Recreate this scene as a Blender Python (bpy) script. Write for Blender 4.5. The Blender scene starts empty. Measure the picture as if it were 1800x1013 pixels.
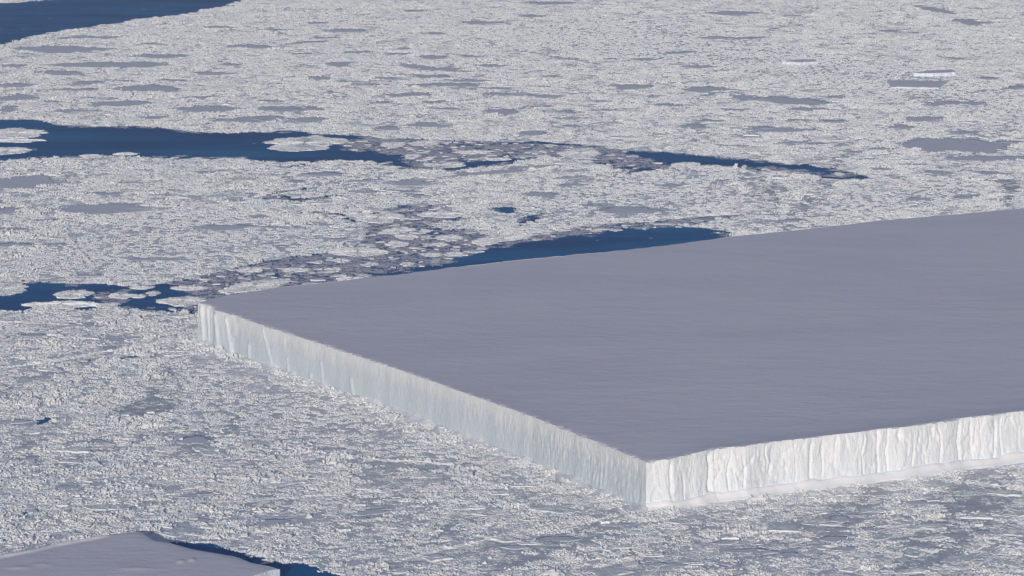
import bpy, math, random
import numpy as np
from mathutils import Vector
random.seed(7)
rng = np.random.default_rng(11)
R = math.radians
scene = bpy.context.scene
col = scene.collection

# ------------------------------------------------------------------ camera, light, exposure
F = 6366.0; CX, CY = 900.0, 506.5; H = 500.0; PITCH = math.atan(1016.5 / F)
cam_data = bpy.data.cameras.new('camera')
cam = bpy.data.objects.new('camera', cam_data); col.objects.link(cam)
cam.location = (0, 0, H); cam.rotation_euler = (math.pi / 2 - PITCH, 0, 0)
cam_data.sensor_width = 36; cam_data.lens = F / 1800 * 36
cam_data.clip_start = 1; cam_data.clip_end = 60000
scene.camera = cam

SUN_EL, SUN_AZ = R(11), R(8)          # low sun behind the camera, a little to its left
world = bpy.data.worlds.new('World'); scene.world = world; world.use_nodes = True
wn = world.node_tree; wn.nodes.clear()
sky = wn.nodes.new('ShaderNodeTexSky'); sky.sky_type = 'NISHITA'; sky.sun_disc = False
sky.sun_elevation = SUN_EL; sky.sun_rotation = math.pi + SUN_AZ
sky.altitude = 300; sky.air_density = 1.0; sky.dust_density = 0.5; sky.ozone_density = 1.8
bg = wn.nodes.new('ShaderNodeBackground'); bg.inputs['Strength'].default_value = 0.105
wo = wn.nodes.new('ShaderNodeOutputWorld')
wb = wn.nodes.new('ShaderNodeMix'); wb.data_type = 'RGBA'; wb.blend_type = 'MULTIPLY'; wb.inputs[0].default_value = 1; wb.inputs[7].default_value = (1.06, .90, .95, 1)
wn.links.new(sky.outputs[0], wb.inputs[6]); wn.links.new(wb.outputs[2], bg.inputs[0]); wn.links.new(bg.outputs[0], wo.inputs[0])
sl = bpy.data.lights.new('sun', 'SUN'); sl.energy = 2.75; sl.angle = R(0.55); sl.color = (1.0, 0.905, 0.85)
sun = bpy.data.objects.new('sun', sl); col.objects.link(sun)
sd = Vector((-math.sin(SUN_AZ) * math.cos(SUN_EL), -math.cos(SUN_AZ) * math.cos(SUN_EL), math.sin(SUN_EL)))
sun.rotation_euler = sd.to_track_quat('Z', 'Y').to_euler()
vs = scene.view_settings
vs.view_transform = 'Standard'; vs.look = 'None'; vs.exposure = 0.0; vs.gamma = 1.0; vs.use_curve_mapping = False
scene.render.engine = 'CYCLES'
scene.cycles.max_bounces = 6; scene.cycles.diffuse_bounces = 3; scene.cycles.glossy_bounces = 2

# ------------------------------------------------------------------ helpers
def ground(px, py, z=0.0):
    """photo pixel -> world point on the level plane z (used to survey the places in the photo)"""
    px = np.asarray(px, float); py = np.asarray(py, float)
    u = (px - CX) / F; v = (CY - py) / F
    c, s = math.cos(PITCH), math.sin(PITCH)
    dx = u; dy = c + v * s; dz = -s + v * c
    t = (z - H) / dz
    return dx * t, dy * t

def pts(pl, z=0.0):
    a = np.array(pl, float); x, y = ground(a[:, 0], a[:, 1], z)
    return np.stack([x, y], 1)

def hsh(ix, iy, seed):
    a = (ix.astype(np.int64) * 374761393 + iy.astype(np.int64) * 668265263 + seed * 1442695041) & 0xFFFFFFFF
    a = ((a ^ (a >> 13)) * 1274126177) & 0xFFFFFFFF
    a = ((a ^ (a >> 16)) * 2246822519) & 0xFFFFFFFF
    return ((a ^ (a >> 15)) & 0xFFFFFF) / float(0x1000000)

def vn(x, y, seed=0):
    ix = np.floor(x); iy = np.floor(y); fx = x - ix; fy = y - iy
    fx = fx * fx * (3 - 2 * fx); fy = fy * fy * (3 - 2 * fy)
    ix = ix.astype(np.int64); iy = iy.astype(np.int64)
    return (hsh(ix, iy, seed) * (1 - fx) + hsh(ix + 1, iy, seed) * fx) * (1 - fy) + \
           (hsh(ix, iy + 1, seed) * (1 - fx) + hsh(ix + 1, iy + 1, seed) * fx) * fy

def fbm(x, y, seed=0, o=4):
    r = 0; a = 0.5; n = 0
    for i in range(o):
        r = r + a * vn(x * 2 ** i + 17.3 * i, y * 2 ** i - 9.1 * i, seed + i); n += a; a *= 0.5
    return r / n

def worley(x, y, cell, seed):
    x = x / cell; y = y / cell
    ix = np.floor(x).astype(np.int64); iy = np.floor(y).astype(np.int64)
    best = np.full(x.shape, 9.0); bx = np.zeros_like(x); by = np.zeros_like(x)
    h1 = np.zeros_like(x); h2_ = np.zeros_like(x); h3 = np.zeros_like(x)
    for a in (-1, 0, 1):
        for b in (-1, 0, 1):
            jx = ix + a; jy = iy + b
            fx = jx + hsh(jx, jy, seed); fy = jy + hsh(jx, jy, seed + 1)
            d = (fx - x) ** 2 + (fy - y) ** 2
            m = d < best
            best = np.where(m, d, best); bx = np.where(m, x - fx, bx); by = np.where(m, y - fy, by)
            h1 = np.where(m, hsh(jx, jy, seed + 2), h1); h2_ = np.where(m, hsh(jx, jy, seed + 3), h2_); h3 = np.where(m, hsh(jx, jy, seed + 4), h3)
    return h1, (h2_ - .5) * bx * cell, (h3 - .5) * by * cell, best

def inside(poly, x, y):
    r = np.zeros(x.shape, bool)
    mn = poly.min(0) ; mx = poly.max(0)
    sel = (x > mn[0]) & (x < mx[0]) & (y > mn[1]) & (y < mx[1])
    if not sel.any(): return r
    xs = x[sel]; ys = y[sel]; c = np.zeros(xs.shape, bool)
    n = len(poly)
    for i in range(n):
        x1, y1 = poly[i]; x2, y2 = poly[(i + 1) % n]
        if y1 == y2: continue
        c ^= ((y1 > ys) != (y2 > ys)) & (xs < (x2 - x1) * (ys - y1) / (y2 - y1) + x1)
    r[sel] = c
    return r

def seg_dist(pl, x, y):
    d = np.full(x.shape, 1e9)
    for i in range(len(pl) - 1):
        a = pl[i]; b = pl[i + 1]; ab = b - a
        t = np.clip(((x - a[0]) * ab[0] + (y - a[1]) * ab[1]) / (ab @ ab), 0, 1)
        d = np.minimum(d, np.hypot(x - a[0] - t * ab[0], y - a[1] - t * ab[1]))
    return d

def mesh_np(name, V, Fq, mats, smooth=False, tri=False):
    V = np.ascontiguousarray(V, np.float32); Fq = np.ascontiguousarray(Fq, np.int32)
    k = Fq.shape[1]
    me = bpy.data.meshes.new(name)
    me.vertices.add(len(V)); me.vertices.foreach_set('co', V.ravel())
    me.loops.add(Fq.size); me.loops.foreach_set('vertex_index', Fq.ravel())
    me.polygons.add(len(Fq)); me.polygons.foreach_set('loop_start', np.arange(len(Fq), dtype=np.int32) * k)
    me.polygons.foreach_set('use_smooth', np.full(len(Fq), smooth))
    me.update(calc_edges=True)
    for m in (mats if isinstance(mats, (list, tuple)) else [mats]): me.materials.append(m)
    return me

def grid_faces(nr, nc):
    i = np.arange(nr * nc).reshape(nr, nc)
    return np.stack([i[:-1, :-1].ravel(), i[:-1, 1:].ravel(), i[1:, 1:].ravel(), i[1:, :-1].ravel()], 1)

def link(name, me, parent=None, **props):
    o = bpy.data.objects.new(name, me); col.objects.link(o)
    if parent is not None: o.parent = parent
    for k, v in props.items():
        if v: o[k] = v
    return o

# ------------------------------------------------------------------ materials
def new_mat(name):
    m = bpy.data.materials.new(name); m.use_nodes = True
    nt = m.node_tree; nt.nodes.clear()
    out = nt.nodes.new('ShaderNodeOutputMaterial'); p = nt.nodes.new('ShaderNodeBsdfPrincipled')
    nt.links.new(p.outputs[0], out.inputs[0])
    return m, nt, p

def noise(nt, scale, detail=4, rough=.55, stretch=(1, 1, 1), coord='Object'):
    tc = nt.nodes.new('ShaderNodeTexCoord'); mp = nt.nodes.new('ShaderNodeMapping'); mp.inputs['Scale'].default_value = stretch
    n = nt.nodes.new('ShaderNodeTexNoise'); n.inputs['Scale'].default_value = scale
    n.inputs['Detail'].default_value = detail; n.inputs['Roughness'].default_value = rough
    nt.links.new(tc.outputs[coord], mp.inputs[0]); nt.links.new(mp.outputs[0], n.inputs['Vector'])
    return n.outputs[0]

def ramp(nt, src, stops):
    r = nt.nodes.new('ShaderNodeValToRGB'); e = r.color_ramp.elements
    while len(e) < len(stops): e.new(.5)
    for k, (p_, c) in enumerate(stops): e[k].position = p_; e[k].color = (*c, 1)
    nt.links.new(src, r.inputs[0]); return r.outputs[0]

def mixc(nt, fac, a, b, blend='MIX'):
    m = nt.nodes.new('ShaderNodeMix'); m.data_type = 'RGBA'; m.blend_type = blend
    for s, v in ((m.inputs[0], fac), (m.inputs[6], a), (m.inputs[7], b)):
        if isinstance(v, (int, float)): s.default_value = v
        elif isinstance(v, tuple): s.default_value = (*v, 1)
        else: nt.links.new(v, s)
    return m.outputs[2]

def bump(nt, p, src, dist, strength=1.0, prev=None):
    b = nt.nodes.new('ShaderNodeBump'); b.inputs['Distance'].default_value = dist; b.inputs['Strength'].default_value = strength
    nt.links.new(src, b.inputs['Height'])
    if prev is not None: nt.links.new(prev, b.inputs['Normal'])
    nt.links.new(b.outputs[0], p.inputs['Normal']); return b.outputs[0]

def snow_like(name, stops, scale=.05, rough=.85, bumps=((.6, .12),), stretch=(1, 1, 1), spec=.25):
    m, nt, p = new_mat(name)
    c = ramp(nt, noise(nt, scale, 5, .6, stretch), stops)
    nt.links.new(c, p.inputs['Base Color']); p.inputs['Roughness'].default_value = rough
    p.inputs['Specular IOR Level'].default_value = spec
    pv = None
    for sc, d in bumps: pv = bump(nt, p, noise(nt, sc, 5, .6, stretch), d, 1.0, pv)
    return m, nt, p, c

M_top = snow_like('wind_packed_snow', [(.3, (.80, .78, .815)), (.5, (.86, .835, .865)), (.7, (.885, .86, .885))], .006, .8,
                  ((.03, .7), (.12, .25), (.6, .06)), (.7, 1.3, 1))[0]
M_flat = snow_like('smooth_floe_snow', [(.25, (.74, .76, .80)), (.75, (.85, .86, .88))], .06, .8, ((.25, .05), (1.2, .02)))[0]
M_floe = snow_like('rough_floe_snow', [(.3, (.78, .82, .82)), (.7, (.86, .885, .865))], .2, .85, ((.9, .25), (3., .08)))[0]
M_slab = snow_like('broken_slab_snow', [(.3, (.68, .73, .74)), (.7, (.82, .855, .835))], .35, .85, ((.8, .5), (2.5, .12)))[0]

def block_mat():
    m, nt, p = new_mat('ice_rubble')
    oi = nt.nodes.new('ShaderNodeObjectInfo')
    a = ramp(nt, noise(nt, .55, 3, .6), [(.25, (.68, .73, .75)), (.5, (.78, .81, .805)), (.75, (.83, .85, .825))])
    t = ramp(nt, oi.outputs['Random'], [(0, (.84, .89, .93)), (.5, (.97, .97, .97)), (1, (1, .985, .965))])
    c = mixc(nt, 1.0, a, t, 'MULTIPLY')
    nt.links.new(c, p.inputs['Base Color']); p.inputs['Roughness'].default_value = .8; p.inputs['Specular IOR Level'].default_value = .25
    return m
M_block = block_mat()
M_brash = snow_like('wet_brash_ice', [(.3, (.30, .32, .39)), (.55, (.46, .47, .54)), (.75, (.74, .75, .78))], .09, .6, ((1., .1),))[0]

def pack_mat():
    m, nt, p = new_mat('pack_ice')
    at = nt.nodes.new('ShaderNodeAttribute'); at.attribute_name = 'thin'
    a = ramp(nt, noise(nt, .03, 6, .62), [(.3, (.70, .74, .78)), (.6, (.86, .87, .88))])
    g = ramp(nt, noise(nt, .12, 5, .6), [(.3, (.46, .50, .54)), (.7, (.68, .71, .74))])
    c = mixc(nt, at.outputs['Fac'], a, g)
    nt.links.new(c, p.inputs['Base Color']); p.inputs['Roughness'].default_value = .8; p.inputs['Specular IOR Level'].default_value = .2
    pv = bump(nt, p, noise(nt, .5, 6, .65), .35)
    bump(nt, p, noise(nt, 2.2, 3, .6), .08, 1.0, pv)
    return m
M_pack = pack_mat()

def water_mat():
    m, nt, p = new_mat('sea_water')
    c = ramp(nt, noise(nt, .008, 5, .62, (.5, 1.6, 1)), [(.34, (.004, .095, .27)), (.5, (.006, .135, .345)), (.64, (.010, .195, .42))])
    nt.links.new(c, p.inputs['Base Color'])
    p.inputs['Roughness'].default_value = .45; p.inputs['IOR'].default_value = 1.333; p.inputs['Specular IOR Level'].default_value = .03
    pv = bump(nt, p, noise(nt, .35, 3, .6), .25)
    bump(nt, p, noise(nt, 1.8, 3, .6), .06, 1.0, pv)
    return m
M_water = water_mat()

def cliff_mat(name, top, mid, low, streak, vst, mp=.48, tp=.85):
    m, nt, p = new_mat(name)
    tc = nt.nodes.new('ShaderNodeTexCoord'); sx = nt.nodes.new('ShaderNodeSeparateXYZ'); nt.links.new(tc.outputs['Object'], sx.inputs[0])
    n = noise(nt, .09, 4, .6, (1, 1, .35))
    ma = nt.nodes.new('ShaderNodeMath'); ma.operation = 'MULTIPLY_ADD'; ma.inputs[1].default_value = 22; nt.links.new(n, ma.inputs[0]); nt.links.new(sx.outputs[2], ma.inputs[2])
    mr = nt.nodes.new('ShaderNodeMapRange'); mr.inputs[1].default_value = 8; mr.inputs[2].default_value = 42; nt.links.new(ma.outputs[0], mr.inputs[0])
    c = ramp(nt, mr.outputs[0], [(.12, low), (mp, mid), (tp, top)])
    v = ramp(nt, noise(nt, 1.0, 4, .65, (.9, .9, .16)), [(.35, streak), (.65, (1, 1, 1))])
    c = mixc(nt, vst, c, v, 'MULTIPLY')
    nt.links.new(c, p.inputs['Base Color']); p.inputs['Roughness'].default_value = .6; p.inputs['Specular IOR Level'].default_value = .3
    pv = bump(nt, p, noise(nt, 1.0, 4, .6, (.8, .8, .22)), .5)
    bump(nt, p, noise(nt, 1.1, 5, .65), .28, 1.0, pv)
    return m
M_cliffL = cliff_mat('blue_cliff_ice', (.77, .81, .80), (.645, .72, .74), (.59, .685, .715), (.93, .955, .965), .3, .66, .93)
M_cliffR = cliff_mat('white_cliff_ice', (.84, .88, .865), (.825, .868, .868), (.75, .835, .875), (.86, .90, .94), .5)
M_foot = snow_like('ice_foot_snow', [(.3, (.82, .87, .88)), (.7, (.88, .90, .89))], .08, .7, ((.3, .15), (1.5, .04)))[0]

# ------------------------------------------------------------------ sea and the pack beyond the view
def sheet(name, x0, x1, y0, y1, z, mat, **props):
    me = mesh_np(name, [(x0, y0, z), (x1, y0, z), (x1, y1, z), (x0, y1, z)], [[0, 1, 2, 3]], mat)
    return link(name, me, **props)
sheet('sea_water', -28000, 28000, -8500, 38500, 0, M_water, kind='structure', label='dark blue open sea water between the ice floes')

# ------------------------------------------------------------------ the survey of the photo
LEADS = {
 'A': [(-300,20),(0,6),(60,3),(95,-1),(200,-14),(400,-40),(600,-75),(900,-110),(700,-60),(520,-30),(470,-12),(430,1),(400,10),(360,18),(330,26),(290,31),(240,35),(200,44),(150,50),(100,57),(50,67),(25,75),(0,81),(-60,92),(-300,120)],
 'B': [(-300,195),(0,210),(60,211),(85,215),(100,221),(170,222),(280,224),(310,229),(345,232),(400,235),(450,232),(530,231),(560,235),(640,241),(700,244),(760,247),(840,248),(920,249),(990,253),(1060,259),(1100,264),(1150,265),(1230,272),(1330,283),(1420,291),(1500,303),(1535,312),(1562,321),(1530,318),(1490,319),(1420,309),(1350,303),(1300,299),(1250,293),(1200,293),(1160,299),(1110,304),(1080,298),(1040,286),(1000,278),(960,276),(920,284),(890,289),(850,294),(800,303),(770,303),(740,299),(700,295),(665,290),(658,284),(600,283),(560,285),(530,285),(480,286),(440,283),(420,280),(380,280),(330,279),(280,278),(240,280),(200,276),(170,276),(130,279),(100,278),(60,279),(0,283),(-300,300)],
 'C1': [(455,350),(475,337),(500,334),(560,328),(530,334),(498,341),(505,346),(530,350),(600,343),(605,346),(530,355),(480,354),(460,355)],
 'C2': [(505,292),(550,287),(530,292),(510,298)], 'C3': [(488,314),(496,305),(510,303),(500,311),(490,317)],
 'C4': [(500,372),(560,373),(600,376),(632,390),(625,391),(590,379),(540,376)],
 'G1': [(850,369),(885,364),(905,366),(915,372),(895,377)], 'G2': [(905,390),(925,382),(945,378),(967,376),(952,388),(930,393),(912,397)],
 'D': [(590,494),(640,487),(700,478),(740,467),(790,456),(850,440),(900,431),(950,422),(1000,412),(1080,405),(1150,400),(1200,400),(1250,403),(1290,412),(1275,440),(1100,480),(740,530),(590,530)],
 'E': [(310,497),(400,475),(460,460),(560,445),(605,437),(632,425),(636,405),(650,395),(632,390),(645,380),(700,362),(770,360),(775,372),(830,386),(760,394),(770,402),(830,404),(850,412),(905,417),(1000,402),(1100,391),(1300,376),(1312,380),(1230,396),(1080,406),(850,442),(740,469),(590,500),(600,540),(430,560),(350,556),(338,550),(270,546),(330,528),(280,510)],
 'F': [(-300,480),(0,497),(40,494),(60,495),(120,499),(180,500),(230,502),(320,500),(335,510),(340,528),(352,552),(345,553),(300,548),(240,546),(200,542),(150,545),(95,540),(75,544),(0,549),(-300,570)],
 'H1': [(61,738),(68,737),(100,735),(97,741),(74,748),(64,747)], 'H2': [(150,634),(190,629),(240,628),(236,632),(160,637)],
 'W': [(296,958),(305,954),(352,954),(395,958),(407,965),(435,975),(475,985),(545,993),(575,1005),(600,1013),(660,1035),(660,1100),(430,1100),(300,1010)],
}
LEADS = {k: pts(v) for k, v in LEADS.items()}
BRASH = [  # (outline, share covered)
 ([(590,247),(640,242),(760,247),(990,254),(1100,265),(1095,272),(1150,280),(1172,291),(1110,304),(1040,286),(960,276),(900,282),(830,285),(760,300),(720,291),(712,272),(650,264),(596,264)], .85),
 ([(1180,292),(1300,295),(1350,293),(1440,303),(1500,305),(1562,322),(1480,320),(1350,305)], .7),
 ([(310,497),(400,475),(460,460),(560,445),(605,437),(632,425),(636,405),(650,395),(632,390),(645,380),(700,362),(770,360),(775,372),(830,386),(760,394),(770,402),(830,404),(850,412),(905,417),(1000,402),(1100,391),(1300,376),(1312,380),(1230,397),(1080,407),(950,424),(850,441),(740,470),(640,490),(590,500),(480,520),(350,556),(338,550),(335,530),(330,515)], .86),
 ([(665,285),(740,297),(800,303),(740,303),(680,297)], .5), ([(455,350),(480,337),(500,345),(525,350),(480,357)], .5),
 ([(200,278),(300,275),(450,278),(450,288),(200,284)], .35), ([(20,496),(45,494),(60,498),(35,512),(10,520)], .7),
 ([(165,515),(225,515),(215,535),(160,530)], .75), ([(300,540),(352,535),(352,556),(300,552)], .7),
 ([(150,634),(190,629),(240,628),(236,632),(160,637)], .5), ([(500,372),(560,373),(632,390),(590,382)], .5), ([(78,736),(100,734),(98,742),(80,746)], .7),
]
BRASH = [(pts(a), b) for a, b in BRASH]

BERG_H = 32.0
NEAR_L = [(348,533),(372,539),(378,546),(414,555),(463,573),(523,592),(619,623),(685,645),(730,660),(820,692),(915,725),(980,750),(1055,780),(1136,813)]
NEAR_R = [(1136,813),(1178,809),(1224,802),(1255,795),(1311,791),(1362,783),(1411,778),(1473,770),(1500,767),(1542,761),(1584,757),(1644,749),(1689,742),(1749,735),(1800,729),(2000,700),(2300,660)]
FAR = [(348,533),(390,522),(430,515),(500,504),(600,494),(740,478),(850,464),(1000,449),(1100,440),(1200,428),(1290,416),(1560,387),(1700,375),(1800,366),(2050,343),(2700,290)]
NL, NR, FA = pts(NEAR_L, BERG_H), pts(NEAR_R, BERG_H), pts(FAR, BERG_H)
BERG_POLY = np.concatenate([NL, NR[1:], FA[::-1][:-1]])
B2_H = 8.0
B2 = [(-60,990),(0,978),(50,968),(93,958),(150,948),(208,937),(233,934),(250,936),(270,948),(300,953),(337,963),(405,975),(440,987),(492,999)]
B2_NEAR = [(492,999),(470,1004),(442,1013),(380,1032),(250,1060),(-100,1120)]
B2P, B2N = pts(B2, B2_H), pts(B2_NEAR, B2_H)

# smooth grey floes frozen in the pack: x, y, width, height in photo pixels, tilt
FLAT = """105,87,145,12 150,66,115,7 190,115,190,12 105,129,80,9 285,99,75,8 30,150,60,7 32,172,64,12 15,192,36,10 130,158,65,6 255,157,100,14 300,142,60,4
225,143,36,4 160,146,46,8 350,172,55,4 215,182,100,10 150,195,60,4 365,193,130,10,.02 370,129,70,6 25,116,50,5 385,48,50,4 430,83,80,8 405,114,30,4 270,78,36,3
180,173,60,3 90,179,36,4 485,53,50,4 610,54,65,6 555,41,40,3 530,76,55,4,.08 570,67,60,3 527,95,46,3 600,113,45,9 637,92,40,5 563,138,42,6 480,148,40,3
620,144,50,3 687,138,50,4 650,149,60,3 760,101,50,7 765,121,130,8,-.07 760,135,66,7 790,150,140,6 820,142,80,5 830,99,36,5 860,116,50,5 573,163,25,6 595,170,25,3
508,192,100,11 475,178,46,3 670,181,30,4 790,180,80,5,.03 770,192,60,4 720,168,90,8 875,166,50,6 880,156,50,3 703,86,30,5 695,96,50,4 763,59,36,5 735,20,46,4 840,40,80,4
892,197,62,10 970,5,90,6 935,29,55,5 980,101,150,5,-.16 970,136,46,4,-.1 1130,105,50,5 1075,104,36,3 1195,93,50,4,.06 1230,118,50,5 1110,153,66,9 950,169,70,4 925,164,40,3
950,153,36,4 1145,170,30,3 1055,179,30,4 1065,194,50,3 940,189,70,4,.06 995,198,30,6 1290,24,105,8 1245,158,90,9 1310,172,42,12 1170,185,50,4 1300,193,46,3 1280,67,110,5
1645,18,52,13,-.22 1707,39,56,13,-.03 1560,55,40,6 1600,58,26,4 1490,78,36,3 1680,103,50,4,-.1 1470,171,28,7 1385,178,120,13,-.05 1430,193,80,5 1655,182,70,7,.06 1710,182,40,9 1785,155,44,7,.06
1735,138,30,5 130,196,60,5 270,208,46,5 425,212,100,7 45,320,105,25 185,341,60,4 175,367,185,20 12,371,42,12 362,303,50,6 233,322,25,3 350,347,50,3 415,353,30,4
500,193,60,6 475,209,60,9 545,211,60,9 685,226,46,8 760,220,78,9 570,307,60,8 725,321,64,13 700,337,60,5 735,346,30,8 635,318,42,4,.06 645,338,30,5 520,320,36,4 860,303,120,11,.1
1110,370,104,13 1045,362,46,3 950,342,56,10 1000,312,60,4,.08 1010,325,60,5,.08 1180,327,36,4 930,293,90,6,.03 1220,223,30,11 1245,213,40,3 1335,225,50,5 1325,240,46,5 1295,257,50,3
1000,208,66,4 1000,222,36,4 935,235,46,8 1225,249,20,4 1385,229,120,8,-.01 1390,212,28,5 1465,214,40,6 1400,250,60,6,.06 1430,254,50,4,.05 1620,209,60,10 1588,223,22,8
1690,233,30,8 1680,258,170,26,-.02 1735,279,160,10 1775,250,50,5 1558,262,22,5 1500,268,25,3 1550,298,36,3 1645,303,42,6 1605,350,36,7 1700,347,50,6,.05 1762,320,36,6 1740,305,50,6
1600,290,40,3 1535,280,25,3 1385,388,50,5 400,400,76,11 80,388,50,5 25,403,60,5 25,431,60,10 100,430,40,4 300,457,60,3 250,456,30,6 155,484,46,5 455,382,36,5 475,400,46,4
590,421,26,5 570,395,40,4 500,432,36,3 145,571,50,8 60,590,60,5 215,597,60,9 25,741,60,7 170,777,46,8 58,806,30,10 248,816,46,10 190,825,50,5 170,850,60,9,.03 120,857,42,11
365,870,46,6 440,871,26,8 270,883,50,4 225,893,30,10 345,775,60,20 565,753,46,5,.08 588,790,36,6 520,802,36,4 465,798,30,4 700,819,180,9,-.04 480,920,72,14,.08 655,900,62,12,.12
630,912,50,8 615,933,46,8 360,868,36,6 350,915,42,8 755,887,46,8 905,962,50,8 980,948,100,11,.02 1080,943,26,10 1080,922,50,8 1280,952,50,11,.14 1320,969,86,12 1385,975,42,10
1150,992,46,9,.06 1265,997,42,8 1475,912,40,13 1475,948,70,13 1482,964,60,11 1557,907,22,11 1535,930,40,9 1655,850,50,9 1610,883,46,9 1600,866,26,7 1730,936,30,8 1780,921,26,4
1120,722,1,1"""
def parse(t):
    out = []
    for w in t.split():
        v = [float(a) for a in w.split(',')]
        if v[2] > 2: out.append(v + [0] * (5 - len(v)))
    return out
FLAT = parse(FLAT)
# pale floes adrift in leads and brash
FLOES = parse("""30,234,106,18 28,247,104,5 14,265,78,13 157,274,30,5 220,271,42,4 535,252,138,26 690,255,42,10 745,252,50,8 725,275,25,9 762,290,30,6 795,290,46,8 830,268,60,6 875,280,46,5
1020,270,66,16,.04 1205,290,50,8,.04 1475,306,16,5 1540,318,46,8 447,503,112,18,.12 630,443,104,15 697,429,40,8 715,416,42,8 715,464,22,7 758,448,34,6 772,430,26,6 790,418,46,12
652,465,20,8 561,461,15,5 440,475,42,8 700,406,62,9,.08 750,406,22,5 665,383,76,17 624,378,18,8 775,377,78,11 620,490,56,6 800,445,30,5 885,419,106,10,.12 5,508,70,22 127,518,66,14
107,535,132,12 188,537,38,8 212,520,44,9 242,521,26,5 270,516,22,8 247,506,38,4 322,529,88,15 330,507,60,7 850,428,40,6 600,458,34,6 520,475,46,6 585,474,30,5""")
# white broken slabs standing proud in the near pack
SLABS = parse("""1550,943,62,12,.12 1463,922,58,6,-.05 1571,922,58,6 1404,896,60,6,-.2 1549,872,42,5 1605,876,74,5,.1 1641,859,46,6,-.3 1165,933,50,6,-.1 95,731,66,3,.03 293,793,48,4
225,867,46,6 165,857,36,4,.1 457,829,38,5,-.1 830,922,60,6 895,918,60,8 840,841,60,6 815,892,80,7 583,812,50,5 930,955,46,6,-.05 707,927,36,8,.04 45,886,40,6 95,577,30,8 205,575,46,6
1300,909,50,5 1512,908,40,6 1340,942,46,6 1690,980,92,16,.08 1410,110,66,7 280,598,40,6 120,690,50,5 50,702,46,5 1650,930,40,5 350,658,40,5 60,970,60,7 1760,905,60,8""")
BLOCKS = parse("""137,876,5,8 186,848,4,7 258,858,6,8 154,871,4,5 63,1,1,1 543,912,7,14 430,945,6,9 342,825,3,4 213,750,4,6 255,772,3,5 318,774,3,4 407,831,3,5 481,831,4,4 632,846,4,6 755,855,4,5
956,896,3,4 1025,942,5,6 1235,942,4,5 1398,918,4,8 1333,953,4,5 1199,1004,3,4 861,984,3,5 852,993,3,4 660,955,4,6 655,995,6,6 298,607,3,5 228,667,4,4 440,693,3,4 280,940,5,5 145,914,4,4
125,609,4,5 297,553,5,6 106,680,4,7 500,640,3,3 723,830,4,5 1409,932,3,4 876,877,3,4 1160,942,3,4 1215,968,3,4 36,910,5,10""")

def world_ellipse(v, z=.3):
    x, y, w, h = v[:4]
    cx, cy = (float(a) for a in ground(x, y, z))
    rx = (float(ground(x + w / 2, y, z)[0]) - float(ground(x - w / 2, y, z)[0])) / 2
    ry = (float(ground(x, y - h / 2, z)[1]) - float(ground(x, y + h / 2, z)[1])) / 2
    sh = v[4] * F / H * cy / F * cy / max(1, 1)  # world depth gained per metre to the right
    return cx, cy, rx, ry, v[4] * cy / H
FLAT_W = [world_ellipse(v) for v in FLAT]
SLAB_W = [world_ellipse(v) for v in SLABS]

def in_ellipse(e, x, y, k=1.0):
    cx, cy, rx, ry, sh = e
    dx = x - cx; dy = y - cy - sh * dx
    return (dx / (rx * k)) ** 2 + (dy / (ry * k)) ** 2

# zones of thin grey ice / sparse rubble: x,y,w,h,strength
ZONES = [(370,770,110,60,.6),(100,652,230,24,.6),(20,805,120,24,.8),(1690,900,300,90,.6),(1640,960,330,90,.7),(1500,900,180,50,.6),(1420,920,150,40,.5),
         (1440,335,230,32,.7),(1330,330,60,60,.6),(1350,350,60,50,.6),(1030,335,160,40,.35),(1100,30,240,10,.4),(1080,44,200,8,.35),(1420,14,230,12,.4),(1400,32,250,8,.4),(1350,66,260,7,.45),(1560,78,160,6,.35),(1250,162,200,9,.4),
         (1720,262,240,50,.35),(640,905,140,50,.4),(820,920,180,30,.5),(1000,945,280,40,.5),(1250,925,260,40,.45),(1380,965,260,40,.45),(760,850,240,30,.5),(430,905,160,40,.3),(480,805,140,14,.5),
         (1780,340,60,30,1.),(600,372,140,16,.5),(690,300,90,14,.6),(160,800,260,40,.4),(1080,1000,300,30,.5),(700,1000,260,26,.4),(1240,1000,200,24,.4),(50,600,200,20,.2),(500,860,500,14,.4)]
RIDGES = [([(-40,655),(0,649),(70,640),(150,625),(230,613),(300,600),(345,590)],1.0),([(310,600),(306,640),(312,690),(312,735),(345,745),(360,760)],.45),
          ([(640,806),(700,811),(740,812),(790,818),(850,828),(900,838)],.8),([(700,987),(780,965),(850,952),(905,938),(925,930)],.8),([(-20,932),(40,937),(90,936),(165,928)],.9),
          ([(530,874),(600,868),(700,862),(790,855)],.7),([(445,937),(490,930),(530,922)],.7),([(1710,940),(1760,950),(1820,962)],.7),([(1450,962),(1490,955),(1525,948)],.6),
          ([(385,448),(480,452),(560,440),(590,435)],.6),([(1060,388),(1160,384),(1260,378),(1300,376)],.8),([(1284,300),(1298,340),(1300,375)],.8),([(115,402),(130,430),(160,462)],.8),
          ([(570,964),(610,960),(640,945),(655,940)],.6),([(1640,993),(1690,1000),(1740,985),(1738,972)],.5),([(350,893),(400,885),(480,876)],.5)]
RIDGE_W = [(pts(a, .5), b) for a, b in RIDGES]
ZONE_W = [(world_ellipse(z + (0,)), z[4]) for z in ZONES]

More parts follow.
